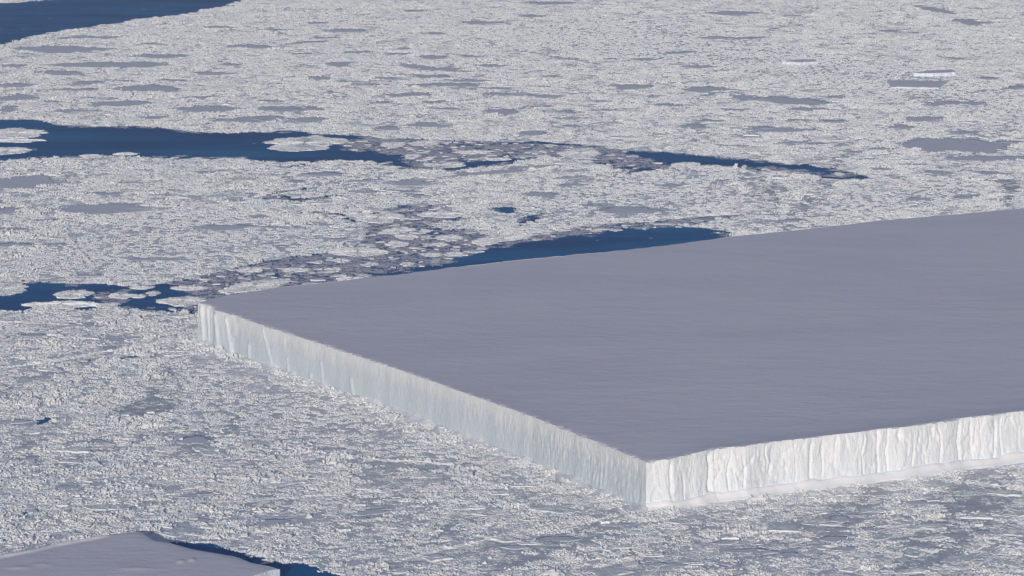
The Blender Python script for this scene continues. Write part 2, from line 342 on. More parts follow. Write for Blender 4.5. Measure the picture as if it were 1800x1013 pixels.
ZPOLY = [(pts(a), s) for a, s in (([(170,735),(200,718),(240,705),(268,675),(290,655),(308,650),(312,690),(311,730),(260,733),(215,736)],.85),([(300,600),(312,600),(308,650),(290,655)],.6),([(640,812),(700,813),(790,820),(870,832),(800,834),(700,830),(640,822)],.6),([(560,985),(705,990),(905,942),(905,958),(800,978),(700,1000)],.5))]
PALE = [pts(a) for a in ([(1120,300),(1284,300),(1300,345),(1300,375),(1160,384),(1000,395),(900,402),(880,385),(960,352)],
  [(120,395),(420,380),(600,420),(590,440),(390,470),(200,490),(60,482)],[(312,610),(420,640),(600,720),(850,812),(1000,852),(850,826),(640,800),(350,745),(312,735)],
  [(560,962),(700,932),(895,925),(900,936),(700,978),(560,982)],[(510,296),(655,290),(700,302),(640,345),(560,350),(520,330)],[(1530,330),(1700,318),(1730,352),(1500,385),(1330,400)],
  [(120,655),(255,650),(245,690),(140,690)],[(1000,30),(1300,60),(1500,110),(1800,150),(1800,215),(1300,130),(900,70)])]
def floe_poly(e, seed, big=False):
    """ragged outline of a floe, pointed at its ends, in world metres round its centre"""
    cx, cy, rx, ry, sh = e; g = np.random.default_rng(seed)
    P = [(1.04, g.uniform(-.25, .25))]
    for sgn in (1, -1):
        k = int(g.integers(3, 5)) if big else int(g.integers(2, 4)); a = (np.arange(k) + g.uniform(.25, .75, k)) / k * 2.5 + .32
        a = a if sgn > 0 else 2 * math.pi - a[::-1]
        P += [(q * math.cos(b), q * math.sin(b)) for b, q in zip(a, g.uniform(.86 if big else .8, 1.15, k))]
        if sgn > 0: P.append((-1.04, g.uniform(-.25, .25)))
    P = np.array(P) * (rx, ry)
    am = .16
    while len(P) < 90 and np.hypot(*(P - np.roll(P, -1, 0)).T).mean() > 2.2:
        Q = np.roll(P, -1, 0); d = Q - P; m = (P + Q) / 2 + np.stack([-d[:, 1], d[:, 0]], 1) * g.normal(0, am, len(P))[:, None]
        P = np.stack([P, m], 1).reshape(-1, 2); am *= .95
    a = np.unwrap(np.arctan2(P[:, 1], P[:, 0])); o = np.argsort(a % (2 * math.pi)); P = P[o]
    P[:, 1] += sh * P[:, 0]
    return P
FLAT_P = [floe_poly(e, 1000 + i) * 1.1 for i, e in enumerate(FLAT_W)]
FLOE_W = [world_ellipse(v, .5) for v in FLOES]; FLOE_P = [floe_poly(e, 2000 + i, True) for i, e in enumerate(FLOE_W)]
def in_flats(X, Y, k=1.0, grow=0.0):
    m = np.zeros(X.shape, bool)
    for e, P in zip(FLAT_W, FLAT_P): m |= inside(P * (k + grow / np.array([max(e[2], 8), max(e[3], 8)])) + (e[0], e[1]), X, Y)
    return m
def plates(X, Y):
    u = X + 9 * (fbm(X / 16, Y / 16, 31, 2) - .5); w = Y + 9 * (fbm(X / 16, Y / 16, 32, 2) - .5)
    return worley(u, w, 36, 40)
def fields(X, Y):
    """water mask, thin-ice amount, roughness, flat amount at ground points"""
    k = Y / 3000
    wx = X + (fbm(X / 30, Y / 45, 5) - .5) * 9 * k + (fbm(X / 5, Y / 9, 8, 2) - .5) * 5
    wy = Y + (fbm(X / 30, Y / 45, 6) - .5) * 22 * k + (fbm(X / 5, Y / 9, 9, 2) - .5) * 14
    water = np.zeros(X.shape, bool)
    for p_ in LEADS.values(): water |= inside(p_, wx, wy)
    thin = np.zeros(X.shape)
    for e, s in ZONE_W:
        d = in_ellipse(e, wx + (fbm(X / 40, Y / 80, 12) - .5) * 24, wy + (fbm(X / 40, Y / 80, 13) - .5) * 60)
        m = d < 1.6
        thin[m] = np.maximum(thin[m], s * np.clip((1.3 - d[m]) / .6, 0, 1))
    for p_, s in ZPOLY:
        thin[inside(p_, wx, wy)] = s
    flat = np.zeros(X.shape, bool)
    flat = in_flats(X, Y)
    rough = fbm(X / 38, Y / 60, 21, 4)
    return water, thin, rough, flat

# ------------------------------------------------------------------ pack ice sheet
NCOL, NROW = 1050, 900
Y0, Y1 = 1900.0, 7600.0
yy = 1 / np.linspace(1 / Y0, 1 / Y1, NROW)
ss = np.linspace(-1, 1, NCOL) * .1414 * 1.22
Yg = np.repeat(yy[:, None], NCOL, 1); Xg = ss[None, :] * Yg
ju = (hsh(np.arange(NROW * NCOL).reshape(NROW, NCOL), Yg.astype(np.int64), 3) - .5)
Yg2 = Yg + ju * (Yg ** 2 * (1 / Y0 - 1 / Y1) / NROW) * .7
Yg2[0] = Yg[0]; Yg2[-1] = Yg[-1]; Yg = Yg2
shp = Xg.shape
X = Xg.ravel(); Y = Yg.ravel()
water, thin, rough, flat = fields(X, Y)
a1, tx1, ty1, _ = plates(X, Y)
a2, tx2, ty2, _ = worley(X, Y, 15, 50)
a3, tx3, ty3, _ = worley(X, Y, 5.0, 60)
r = np.clip((rough - .30) * 2.6, .12, 1.1) * (1 - .65 * thin)
Z = .45 + .55 * (a1 - .45) + r * (.55 * (a2 - .4) + .10 * tx2 + .10 * ty2) + r * (.75 * (a3 - .35) + .22 * tx3 + .22 * ty3)
bl = seg_dist(NL, X, Y)
Z += np.exp(-bl / 7) * (1.6 + 5.5 * (fbm(X / 14, Y / 14, 71, 3) - .35)) + np.exp(-bl / 30) * .7 * r
Z = np.maximum(Z, .12)
Z[flat] = np.minimum(Z[flat], .22)
Z[water] = -1.2
core = BERG_POLY.mean(0) + (BERG_POLY - BERG_POLY.mean(0)) * .985
inb = inside(core, X, Y)
Fq = grid_faces(*shp)
dead = (water | inb)[Fq].all(1)
Fq = Fq[~dead]
def compact(V, Fq):
    used = np.zeros(len(V), bool); used[Fq.ravel()] = True
    idx = np.cumsum(used) - 1
    return V[used], idx[Fq], used
V, Fq, used = compact(np.stack([X, Y, Z], 1), Fq)
me = mesh_np('pack_ice', V, Fq, M_pack)
at = me.attributes.new('thin', 'FLOAT', 'POINT'); at.data.foreach_set('value', thin[used].astype(np.float32))
link('pack_ice', me, kind='structure', label='broad sheet of rough frozen pack ice and refrozen floes')
xe0, xe1 = .1414 * 1.22 * Y0, .1414 * 1.22 * Y1
def ring():
    Vv = [(-xe0, Y0, .35), (xe0, Y0, .35), (xe1, Y1, .35), (-xe1, Y1, .35), (-25000, -8000, .35), (25000, -8000, .35), (25000, 38000, .35), (-25000, 38000, .35)]
    me = mesh_np('distant_pack_ice', Vv, [[4, 5, 1, 0], [5, 6, 2, 1], [6, 7, 3, 2], [7, 4, 0, 3]], M_pack)
    link('distant_pack_ice', me, kind='structure', label='rough pack ice stretching away to the horizon')
ring()

# ------------------------------------------------------------------ rubble and brash, instanced
def box_block(sx, sy, sz, cx, cy, cz, g):
    c = np.array([(-1,-1,-1),(1,-1,-1),(1,1,-1),(-1,1,-1),(-1,-1,1),(1,-1,1),(1,1,1),(-1,1,1)], float)
    c = c * (1 + g.uniform(-.35, .2, (8, 3))) * (sx / 2, sy / 2, sz / 2)
    rx, ry, rz = g.normal(0, .28), g.normal(0, .28), g.uniform(0, 6.28)
    from mathutils import Euler
    m = np.array(Euler((rx, ry, rz)).to_matrix())
    return c @ m.T + (cx, cy, cz)
BF = np.array([(0,3,2,1),(4,5,6,7),(0,1,5,4),(1,2,6,5),(2,3,7,6),(3,0,4,7)])
def cluster(seed, n, rad, smin, smax, hk, sink):
    g = np.random.default_rng(seed); Vs = []; Fs = []
    for i in range(n):
        a = g.uniform(0, 6.28); d = rad * min(1.7, abs(g.normal(0, .62))) * (.75 + .45 * math.sin(2 * a + seed) * math.cos(3 * a + seed * 1.7)); s = smin * (smax / smin) ** (g.uniform(0, 1) ** 1.7)
        Vs.append(box_block(s * g.uniform(.8, 1.5), s, s * hk * g.uniform(.5, 1.1), d * math.cos(a), d * math.sin(a), s * hk * sink, g)); Fs.append(BF + 8 * i)
    return np.concatenate(Vs), np.concatenate(Fs)
src_col = bpy.data.collections.new('rubble_pieces'); brash_col = bpy.data.collections.new('brash_pieces')
for k in range(8):
    Vc, Fc = cluster(100 + k, 190, 7.2, .35, 1.6, .72, .30)
    o = bpy.data.objects.new('ice_rubble_piece', mesh_np('ice_rubble_piece', Vc, Fc, M_block)); src_col.objects.link(o)
for k in range(5):      # broken plates lying tilted in the rubble
    g_ = np.random.default_rng(300 + k); Vs_ = []; Fs_ = []
    for i_ in range(5):
        L_ = g_.uniform(3, 11); Vs_.append(box_block(L_, L_ * g_.uniform(.35, .7), g_.uniform(.7, 1.3), g_.normal(0, 6), g_.normal(0, 6), .25, np.random.default_rng(310 + 10 * k + i_))); Fs_.append(BF + 8 * i_)
        Vs_[-1][:, 2] = Vs_[-1][:, 2] * .55 + .3
    Vc, Fc = cluster(330 + k, 50, 8, .5, 1.6, .72, .3); Vs_.append(Vc); Fs_.append(Fc + 40)
    o = bpy.data.objects.new('ice_rubble_plates', mesh_np('ice_rubble_plates', np.concatenate(Vs_), np.concatenate(Fs_), M_block)); src_col.objects.link(o)
for k in range(6):
    Vc, Fc = cluster(200 + k, 120, 9.5, .35, 1.7, .3, .2)
    o = bpy.data.objects.new('brash_piece', mesh_np('brash_piece', Vc, Fc, M_brash)); brash_col.objects.link(o)

def scatter(name, P, rot, scl, idx, collection, **props):
    me = bpy.data.meshes.new(name); me.vertices.add(len(P)); me.vertices.foreach_set('co', P.astype(np.float32).ravel())
    for nm, ty, dat in (('rz', 'FLOAT_VECTOR', rot), ('sc', 'FLOAT_VECTOR', scl)):
        a = me.attributes.new(nm, ty, 'POINT'); a.data.foreach_set('vector', dat.astype(np.float32).ravel())
    a = me.attributes.new('pick', 'INT', 'POINT'); a.data.foreach_set('value', idx.astype(np.int32))
    me.materials.append(M_block)
    o = link(name, me, **props)
    ng = bpy.data.node_groups.new(name, 'GeometryNodeTree')
    ng.interface.new_socket('Geometry', in_out='INPUT', socket_type='NodeSocketGeometry'); ng.interface.new_socket('Geometry', in_out='OUTPUT', socket_type='NodeSocketGeometry')
    gi = ng.nodes.new('NodeGroupInput'); go = ng.nodes.new('NodeGroupOutput')
    ip = ng.nodes.new('GeometryNodeInstanceOnPoints'); ci = ng.nodes.new('GeometryNodeCollectionInfo')
    ci.inputs['Collection'].default_value = collection; ci.inputs['Separate Children'].default_value = True; ci.inputs['Reset Children'].default_value = True
    ip.inputs['Pick Instance'].default_value = True
    def attr(nm, ty):
        n = ng.nodes.new('GeometryNodeInputNamedAttribute'); n.data_type = ty; n.inputs['Name'].default_value = nm; return n.outputs[0]
    L = ng.links.new
    L(gi.outputs[0], ip.inputs['Points']); L(ci.outputs[0], ip.inputs['Instance'])
    L(attr('pick', 'INT'), ip.inputs['Instance Index']); L(attr('rz', 'FLOAT_VECTOR'), ip.inputs['Rotation']); L(attr('sc', 'FLOAT_VECTOR'), ip.inputs['Scale'])
    L(ip.outputs[0], go.inputs[0])
    md = o.modifiers.new('scatter', 'NODES'); md.node_group = ng
    return o

def candidates(step):
    ys = np.arange(1950, 7300, step); xs = np.arange(-1180, 1180, step)
    gx, gy = np.meshgrid(xs, ys); gx = gx.ravel() + rng.uniform(-.5, .5, gx.size) * step; gy = gy.ravel() + rng.uniform(-.5, .5, gy.size) * step
    m = np.abs(gx) < gy * .1414 * 1.12 + 10
    return gx[m], gy[m]

gx, gy = candidates(8.0)
w_, th, ro, fl = fields(gx, gy)
berg_in = inside(BERG_POLY.mean(0) + (BERG_POLY - BERG_POLY.mean(0)) * 1.004, gx, gy)
b2poly = np.concatenate([B2P, B2N[1:]])
b2_in = inside(b2poly, gx, gy)
shr = np.zeros(gx.shape, bool)
for dx, dy in ((6, 0), (-6, 0), (0, 8), (0, -8)):
    for p_ in LEADS.values(): shr |= inside(p_, gx + dx, gy + dy)
near_flat = np.zeros(gx.shape, bool)
near_flat = in_flats(gx, gy, 1.0, 4.0)
bd = seg_dist(NL, gx, gy)
patch = fbm(gx / 16, gy / 34, 91, 4)
pale = np.zeros(gx.shape, bool)
for p_ in PALE: pale |= inside(p_, gx + (fbm(gx / 25, gy / 50, 17) - .5) * 30, gy + (fbm(gx / 25, gy / 50, 18) - .5) * 70)
patch = np.where(pale, .62, patch); th = np.where(pale, 0, th)
dens = np.clip((patch - .27) * 6, .72, 1.0) * (1 - .35 * th)
dens = np.where(bd < 90, np.maximum(dens, .95), dens); dens = np.where(bd < 16, 1.0, dens)
ok = ~(w_ | berg_in | b2_in | near_flat) & (rng.uniform(0, 1, gx.shape) < dens)
gx, gy, ro2, bd, shr, th, patch, pale = gx[ok], gy[ok], ro[ok], bd[ok], shr[ok], th[ok], patch[ok], pale[ok]
n = len(gx)
sc = (.55 + .55 * rng.uniform(0, 1, n)) * (1 - .3 * th)
zs = sc * np.clip(1.15 + 1.8 * (ro2 - .35), .7, 1.9)
a_pl = plates(gx, gy)[0]; a_fr = plates(gx + 1.5, gy - 6.5)[0]
edge = (np.abs(a_pl - a_fr) > 1e-6) & (a_pl > a_fr) & ~pale
zs *= (.62 + .75 * a_pl); zs = np.where(edge, zs * 1.35, zs); th = np.where(edge, th * .6, th)
zs *= np.clip((patch - .29) * 7, .5, 1) * (1 - .55 * th)
zs = np.where(bd < 30, np.maximum(zs, .8 * sc), zs)
sc = np.where(pale, sc * .6 + .12, sc); zs = np.where(pale, sc * 1.45, zs)
sc = np.where(shr, sc * .75, sc)
big = bd < 12; sc = np.where(big, sc * 1.15, sc); zs = np.where(big, zs * 1.5, zs)
rot = np.zeros((n, 3)); rot[:, 2] = rng.uniform(0, 6.28, n)
zb = .35 + np.exp(-bd / 7) * 1.6
# rubble lying on the drifting floes
fx, fy = candidates(6.5); keep = np.zeros(fx.shape, bool)
for k_, v_ in enumerate(FLOES):
    e_ = FLOE_W[k_]; in_ = inside(FLOE_P[k_] * .98 + (e_[0], e_[1]), fx, fy)
    if v_[2] > 130: in_ &= in_ellipse(e_, fx, fy) > .4
    keep |= in_
fx, fy = fx[keep], fy[keep]; nf = len(fx); sf = .35 + .3 * rng.uniform(0, 1, nf)
gx = np.concatenate([gx, fx]); gy = np.concatenate([gy, fy]); zb = np.concatenate([zb, np.full(nf, .75)])
sc = np.concatenate([sc, sf]); zs = np.concatenate([zs, sf * .9]); n = len(gx)
rot = np.zeros((n, 3)); rot[:, 2] = rng.uniform(0, 6.28, n)
scatter('ice_rubble', np.stack([gx, gy, zb], 1), rot, np.stack([sc, sc, zs], 1), np.where(rng.uniform(0, 1, n) < np.concatenate([np.where(pale, .04, .16 + .3 * th), np.zeros(nf)]), rng.integers(8, 13, n), rng.integers(0, 8, n)), src_col,
        kind='stuff', label='jumbled white ice rubble piled across the pack ice', category='ice rubble')
print('rubble instances', n)
# brash on the dark water
bx, by = candidates(7.0)
wxx = bx + (fbm(bx / 20, by / 40, 15) - .5) * 20; wyy = by + (fbm(bx / 20, by / 40, 16) - .5) * 60
acc = np.zeros(bx.shape)
for p_, s in BRASH: acc = np.maximum(acc, np.where(inside(p_, wxx, wyy), s, 0))
allw = np.zeros(bx.shape, bool)
for p_ in LEADS.values(): allw |= inside(p_, bx, by)
acc *= np.clip(.6 + 2.2 * (fbm(bx / 18, by / 50, 44) - .3), .5, 1)
rim_w = np.zeros(bx.shape, bool)
for dx, dy in ((10, 0), (-10, 0), (0, -16), (0, 14)):
    o_ = np.zeros(bx.shape, bool)
    for p_ in LEADS.values(): o_ |= inside(p_, bx + dx, by + dy)
    rim_w |= ~o_
rim_w &= by > 2500
acc = np.where(rim_w & allw, np.maximum(acc, np.clip((fbm(bx / 30, by / 60, 46) - .44) * 5, 0, .5)), acc)
okb = allw & (rng.uniform(0, 1, bx.shape) < np.maximum(acc * 1.15, .003)) & ~inside(BERG_POLY, bx, by)
bx, by, acc = bx[okb], by[okb], acc[okb]; n = len(bx)
sc = .45 + .55 * rng.uniform(0, 1, n); rot = np.zeros((n, 3)); rot[:, 2] = rng.uniform(0, 6.28, n)
sc = np.where(acc < .01, .35, sc)
scatter('brash_ice', np.stack([bx, by, np.full(n, .02)], 1), rot, np.stack([sc, sc, sc * .75], 1), rng.integers(0, 6, n), brash_col,
        kind='stuff', label='small broken brash ice floating thickly in the dark leads', category='brash ice')
print('brash instances', n)

# ------------------------------------------------------------------ the tabular iceberg
def resample(pl, step, jit=0.0, seed=0):
    seg = np.hypot(*np.diff(pl, axis=0).T); s = np.concatenate([[0], np.cumsum(seg)]); n = max(2, int(s[-1] / step))
    t = np.linspace(0, s[-1], n); q = np.stack([np.interp(t, s, pl[:, 0]), np.interp(t, s, pl[:, 1])], 1)
    d = np.gradient(q, axis=0); k = np.ones(9) / 9
    d = np.stack([np.convolve(np.pad(d[:, i], 4, 'edge'), k, 'valid') for i in (0, 1)], 1)
    nrm = np.stack([d[:, 1], -d[:, 0]], 1); nrm /= np.linalg.norm(nrm, axis=1)[:, None]
    if jit:
        w = np.minimum(1, np.minimum(t, s[-1] - t) / 10)
        o = (fbm(t / 17, t * 0 + seed, seed, 2) - .5) * 2 * jit * w
        q = q + nrm * o[:, None]
    return q, nrm, t

def top_z(x, y, d):
    return BERG_H + 2.3 * np.exp(-seg_dist(NR, x, y) / 26) * np.clip((x - NR[0, 0]) / 40, 0, 1) + .55 * (fbm(x / 130, y / 160, 61, 3) - .5) + .5 * np.exp(-d / 10) - (.3 + 1.1 * np.clip(fbm(x / 4, y / 4, 63, 3) - .45, 0, 1) * 4) * np.exp(-d / 2)

def cliff(name, pl, nrm, t, zt, mat, parent, rows, off_fn, label=None):
    v = np.linspace(0, 1, rows)[:, None]
    zz = zt[None, :] * (1 - v) + (-3) * v
    off = off_fn(t[None, :] + 0 * v, v + 0 * t[None, :]) * np.minimum(1, v * 9)
    Xc = pl[None, :, 0] + nrm[None, :, 0] * off; Yc = pl[None, :, 1] + nrm[None, :, 1] * off
    V = np.stack([Xc.ravel(), Yc.ravel(), zz.ravel()], 1)
    me = mesh_np(name, V, grid_faces(rows, len(t))[:, ::-1], mat, smooth=True)
    return link(name, me, parent, label=label)

berg = bpy.data.objects.new('tabular_iceberg', None); col.objects.link(berg)
base = np.array([*BERG_POLY.mean(0), 0.0]); berg.location = base
berg['label'] = 'huge flat-topped iceberg with sheer white cliffs rising from the pack ice'; berg['category'] = 'iceberg'
def local(o, b=base):
    me = o.data; n = len(me.vertices); a = np.empty(n * 3, np.float32); me.vertices.foreach_get('co', a)
    a = (a.reshape(-1, 3) - b).astype(np.float32); me.vertices.foreach_set('co', a.ravel()); me.update()

qL, nL, tL = resample(NL, .8, .6, 3); qR, nR, tR = resample(NR, .6, 1.7, 4)
qR = qR[:]; near = np.concatenate([qL, qR[1:]])
yfar = np.interp(near[:, 0], FA[:, 0], FA[:, 1])
fj = (fbm(near[:, 0] / 9, near[:, 0] * 0, 77, 3) - .5) * 8
yfar = yfar + fj * np.clip((near[:, 0] - near[0, 0]) / 40, 0, 1)
v = np.linspace(0, 1, 90)[:, None] ** 1.6
Xt = np.repeat(near[None, :, 0], 90, 0)
Yt = near[None, :, 1] * (1 - v) + yfar[None, :] * v
dn = np.minimum(seg_dist(NL, Xt.ravel(), Yt.ravel()), seg_dist(NR, Xt.ravel(), Yt.ravel()))
Zt = top_z(Xt.ravel(), Yt.ravel(), dn)
Zt = Zt.reshape(Xt.shape)
Vt = np.stack([Xt.ravel(), Yt.ravel(), Zt.ravel()], 1)
o = link('snow_top', mesh_np('snow_top', Vt, grid_faces(*Xt.shape), M_top, smooth=True), berg); local(o)

def off_left(s, v):
    S = tL[-1]; near_c = np.clip((s - .62 * S) / (.25 * S), 0, 1); far_c = np.clip((.22 * S - s) / (.1 * S), 0, 1)
    o = 1.2 * v
    o += (fbm(s / 30, v * 1.2, 301, 3) - .5) * 1.2 * v
    rid = np.abs(fbm(s / 2.6 + 1.2 * fbm(s / 20, v * 3, 303, 2), v * 3.0, 302, 3) - .5)
    o -= (.05 + .55 * near_c) * (0.25 - rid) * 1.6 * np.minimum(1, v * 3)
    o += (fbm(s / 1.3, v * 9, 306, 2) - .5) * (.25 + .55 * near_c)
    o += (fbm(s / 3.2, v * 6, 305, 3) - .5) * (.35 + .5 * near_c)
    # drifted snow ribs near the far corner
    for s0, w, a, sl, v0, v1 in ((5, 2, 1.6, 5, 0, 1), (14, 2.2, 1.6, 6, 0, .9), (24, 3, 2.0, 9, 0, .8), (40, 1.6, 1.3, 8, .1, .8), (56, 2, 1.6, 13, .1, .95), (70, 3.5, 1.0, 4, .15, .45),
                                 (96, 2, 1.2, 6, .5, 1), (122, 1.5, 1.4, 24, 0, .95), (215, 1.8, 1.0, 12, .4, .8), (200, 1.8, 1.0, 6, .7, 1), (160, 1.6, .8, 8, .5, 1), (262, 2, .8, 14, .5, .9)):
        c = s0 + sl * v
        o += a * np.exp(-((s - c) / w) ** 2) * (v >= v0) * (v <= v1)
    return o * np.clip((S - s) / 5, 0, 1)

GUL = [(1146,1.2,1.2,0),(1178,1.8,1.6,4),(1193,1.0,1.6,9),(1247,3.2,2.6,-1),(1256,1.0,1.5,4),(1283,1.0,1.2,0),(1309,1.2,2.4,-1),(1346,1.2,1.4,1),(1357,2.2,1.8,1),(1387,2.4,1.5,0),(1395,.8,1.2,3),
       (1428,2.2,2.2,-1),(1446,1.0,1.2,-2),(1468,1.4,1.6,-1),(1487,1.0,1.4,3),(1508,2.2,1.4,-3),(1514,1.0,1.8,1),(1541,1.6,3.2,0),(1560,1.0,1.2,2),(1581,3.4,2.4,2),(1605,1.2,1.4,-4),(1620,1.5,1.8,4),
       (1640,1.4,1.5,5),(1650,1.0,1.2,1),(1687,1.6,2.4,0),(1706,2.0,2.2,1),(1722,1.0,1.0,0),(1750,1.6,2.0,-2),(1762,1.0,1.0,2),(1793,1.5,2.6,0),(1810,1.5,2,0),(1850,2,2,2),(1900,2,2,0)]
_sx = np.interp([g[0] for g in GUL], [p_[0] for p_ in NEAR_R], np.concatenate([[0], np.cumsum(np.hypot(*np.diff(NR, axis=0).T))]))
def off_right(s, v):
    o = 1.6 * v ** 1.5 + (fbm(s / 26, v * .5, 401, 2) - .5) * 3.2 * np.minimum(1, np.minimum(s / 8, 1))
    rid = np.abs(fbm(s / 15 + 2.2 * fbm(s / 18, v * 2.5, 405, 2), v * 1.8, 402, 4) - .5) * 2
    o -= 1.3 * np.clip(.10 - rid, 0, 1) / .10 * (.3 + .7 * fbm(s / 12, v * 2, 404, 2))
    for (g, w, a, sl), s0 in zip(GUL, _sx):
        c = s0 + sl * .7 * v + 5 * (fbm(v * 2.2, s * 0 + g, 407, 3) - .5)
        fade = np.clip(1.35 - v * fbm(s * 0 + g, v * 1.5, 408, 1) * 1.5, .15, 1)
        o -= 1.0 * a * np.exp(-((s - c) / (w * .55)) ** 2) * fade * np.clip((vn(s * 0 + g * .7, v * 2.0, 412) - .2) * 2.2, .1, 1.4)
    S2, V2 = s + 3 * (fbm(s / 6, v * 4, 414, 2) - .5), v * 22
    for cell, sd_, am in ((9., 415, 1.0), (4., 425, .5)):
        h_, fx_, fy_, _ = worley(S2, V2, cell, sd_)
        o += am * ((h_ - .5) * .9 + .16 * fx_ + .10 * fy_)
    o += (fbm(s / 2.5, v * 7, 409, 3) - .5) * .5
    return (1.6 * v ** 1.5 + .78 * (o - 1.6 * v ** 1.5)) * np.clip(s / 5, 0, 1)

d0 = lambda q: top_z(q[:, 0], q[:, 1], np.minimum(seg_dist(NL, q[:, 0], q[:, 1]), seg_dist(NR, q[:, 0], q[:, 1])))
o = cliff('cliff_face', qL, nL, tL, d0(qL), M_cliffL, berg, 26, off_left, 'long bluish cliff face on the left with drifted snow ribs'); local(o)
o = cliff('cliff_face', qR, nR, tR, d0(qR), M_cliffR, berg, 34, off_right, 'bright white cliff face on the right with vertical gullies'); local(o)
# far side
qF = np.stack([near[:, 0], yfar], 1)[::6]; qF = np.concatenate([qF, np.stack([near[-1:, 0], yfar[-1:]], 1)])
vv = np.array([0, .5, 1.])[:, None]
Vb = np.stack([(qF[None, :, 0] + 0 * vv).ravel(), (qF[None, :, 1] + vv * 1.0).ravel(), ((1 - vv) * (BERG_H + .1) - 3 * vv + 0 * qF[None, :, 0]).ravel()], 1)
o = link('far_cliff', mesh_np('far_cliff', Vb, grid_faces(3, len(qF)), M_cliffL), berg); local(o)
# wave-cut ice foot under the right cliff
fs = tR; fr = np.array([(-3.0, 7.2), (.6, 6.6), (1.4, 5.2), (2.7, 3.4), (4.1, 1.9), (5.6, 1.0), (6.0, -1.5)])
wid = .55 + .5 * np.clip(fs / 80, 0, 1) + .5 * (fbm(fs / 25, fs * 0, 501, 3) - .5)
Vf = []
for k, (a, z) in enumerate(fr):
    j = (fbm(fs / 12, fs * 0 + k * .5, 503, 2) - .5) * 1.1
    off = a * wid + j + 1.2
    Vf.append(np.stack([qR[:, 0] + nR[:, 0] * off, qR[:, 1] + nR[:, 1] * off, np.where(z > .8, z * (.85 + .6 * (fbm(fs / 14, fs * 0 + k * .3, 505, 3) - .4)), z) + 0 * fs], 1))
o = link('ice_foot', mesh_np('ice_foot', np.concatenate(Vf), grid_faces(len(fr), len(fs))[:, ::-1], M_foot, smooth=True), berg); local(o)

# ------------------------------------------------------------------ the second, lower iceberg at the bottom left
base2 = np.array([-300.0, 2050.0, 0.0])
b2 = bpy.data.objects.new('small_iceberg', None); col.objects.link(b2); b2.location = base2
b2['label'] = 'low flat grey-topped iceberg with dark water along its far side, at the bottom left corner'; b2['category'] = 'iceberg'
qa, na, ta = resample(B2P, .7, .7, 9); qb, nb, tb = resample(B2N, .7, .8, 10)
na = -na; nb = -nb
xs = np.sort(qa[:, 0]); xs = np.linspace(B2P[:, 0].min() + .0, B2P[:, 0].max(), 500)
yf = np.interp(xs, np.maximum.accumulate(qa[:, 0]), qa[:, 1]); yn = np.interp(xs, qb[::-1, 0], qb[::-1, 1])
v = 1 - (1 - np.linspace(0, 1, 130)[:, None]) ** 2.3
Xt = xs[None] + 0 * v; Yt = yn[None] * (1 - v) + yf[None] * v
dd = seg_dist(B2P[:8], Xt.ravel(), Yt.ravel()); db = seg_dist(B2P, Xt.ravel(), Yt.ravel())
Zt = B2_H + .5 * (fbm(Xt.ravel() / 45, Yt.ravel() / 60, 81, 3) - .5) - .8 * np.exp(-db / 3)
Zt += 1.5 * np.exp(-(dd - 2.5) ** 2 / 5) * np.clip((B2P[5, 0] - Xt.ravel()) / 12, 0, 1) * (.4 + fbm(Xt.ravel() / 12, Yt.ravel() / 12, 83, 2))
for (cx_, cy_, w_x, a_) in ((35, 998, 7, .7), (72, 993, 6, .6), (240, 1000, 9, .5), (318, 988, 2.5, .9), (338, 985, 2, .8)):
    gx_, gy_ = ground(cx_, cy_, B2_H)
    Zt += a_ * np.exp(-((Xt.ravel() - gx_) / w_x) ** 2 - ((Yt.ravel() - gy_) / 4) ** 2)
o = link('snow_top', mesh_np('snow_top', np.stack([Xt.ravel(), Yt.ravel(), Zt], 1), grid_faces(*Xt.shape), M_top, smooth=True), b2); local(o, base2)
def skirt(name, x, y, z, parent, mat, sgn):
    vv = np.linspace(0, 1, 12)[:, None]; t = np.arange(len(x)) * .9
    off = (1.0 * vv + (fbm(t[None] / 6, vv * 3, 87, 3) - .5) * 2.0 * np.minimum(1, vv * 5)) * sgn
    zz = z[None] * (1 - vv) - 2 * vv
    V = np.stack([(x[None] + 0 * off).ravel(), (y[None] + off).ravel(), zz.ravel()], 1)
    o = link(name, mesh_np(name, V, grid_faces(12, len(x)), mat, smooth=True), parent); local(o, base2)
Zr = Zt.reshape(Xt.shape)
skirt('far_cliff', xs, yf, Zr[-1], b2, M_cliffL, 1); skirt('cliff_face', xs, yn, Zr[0], b2, M_cliffR, -1)

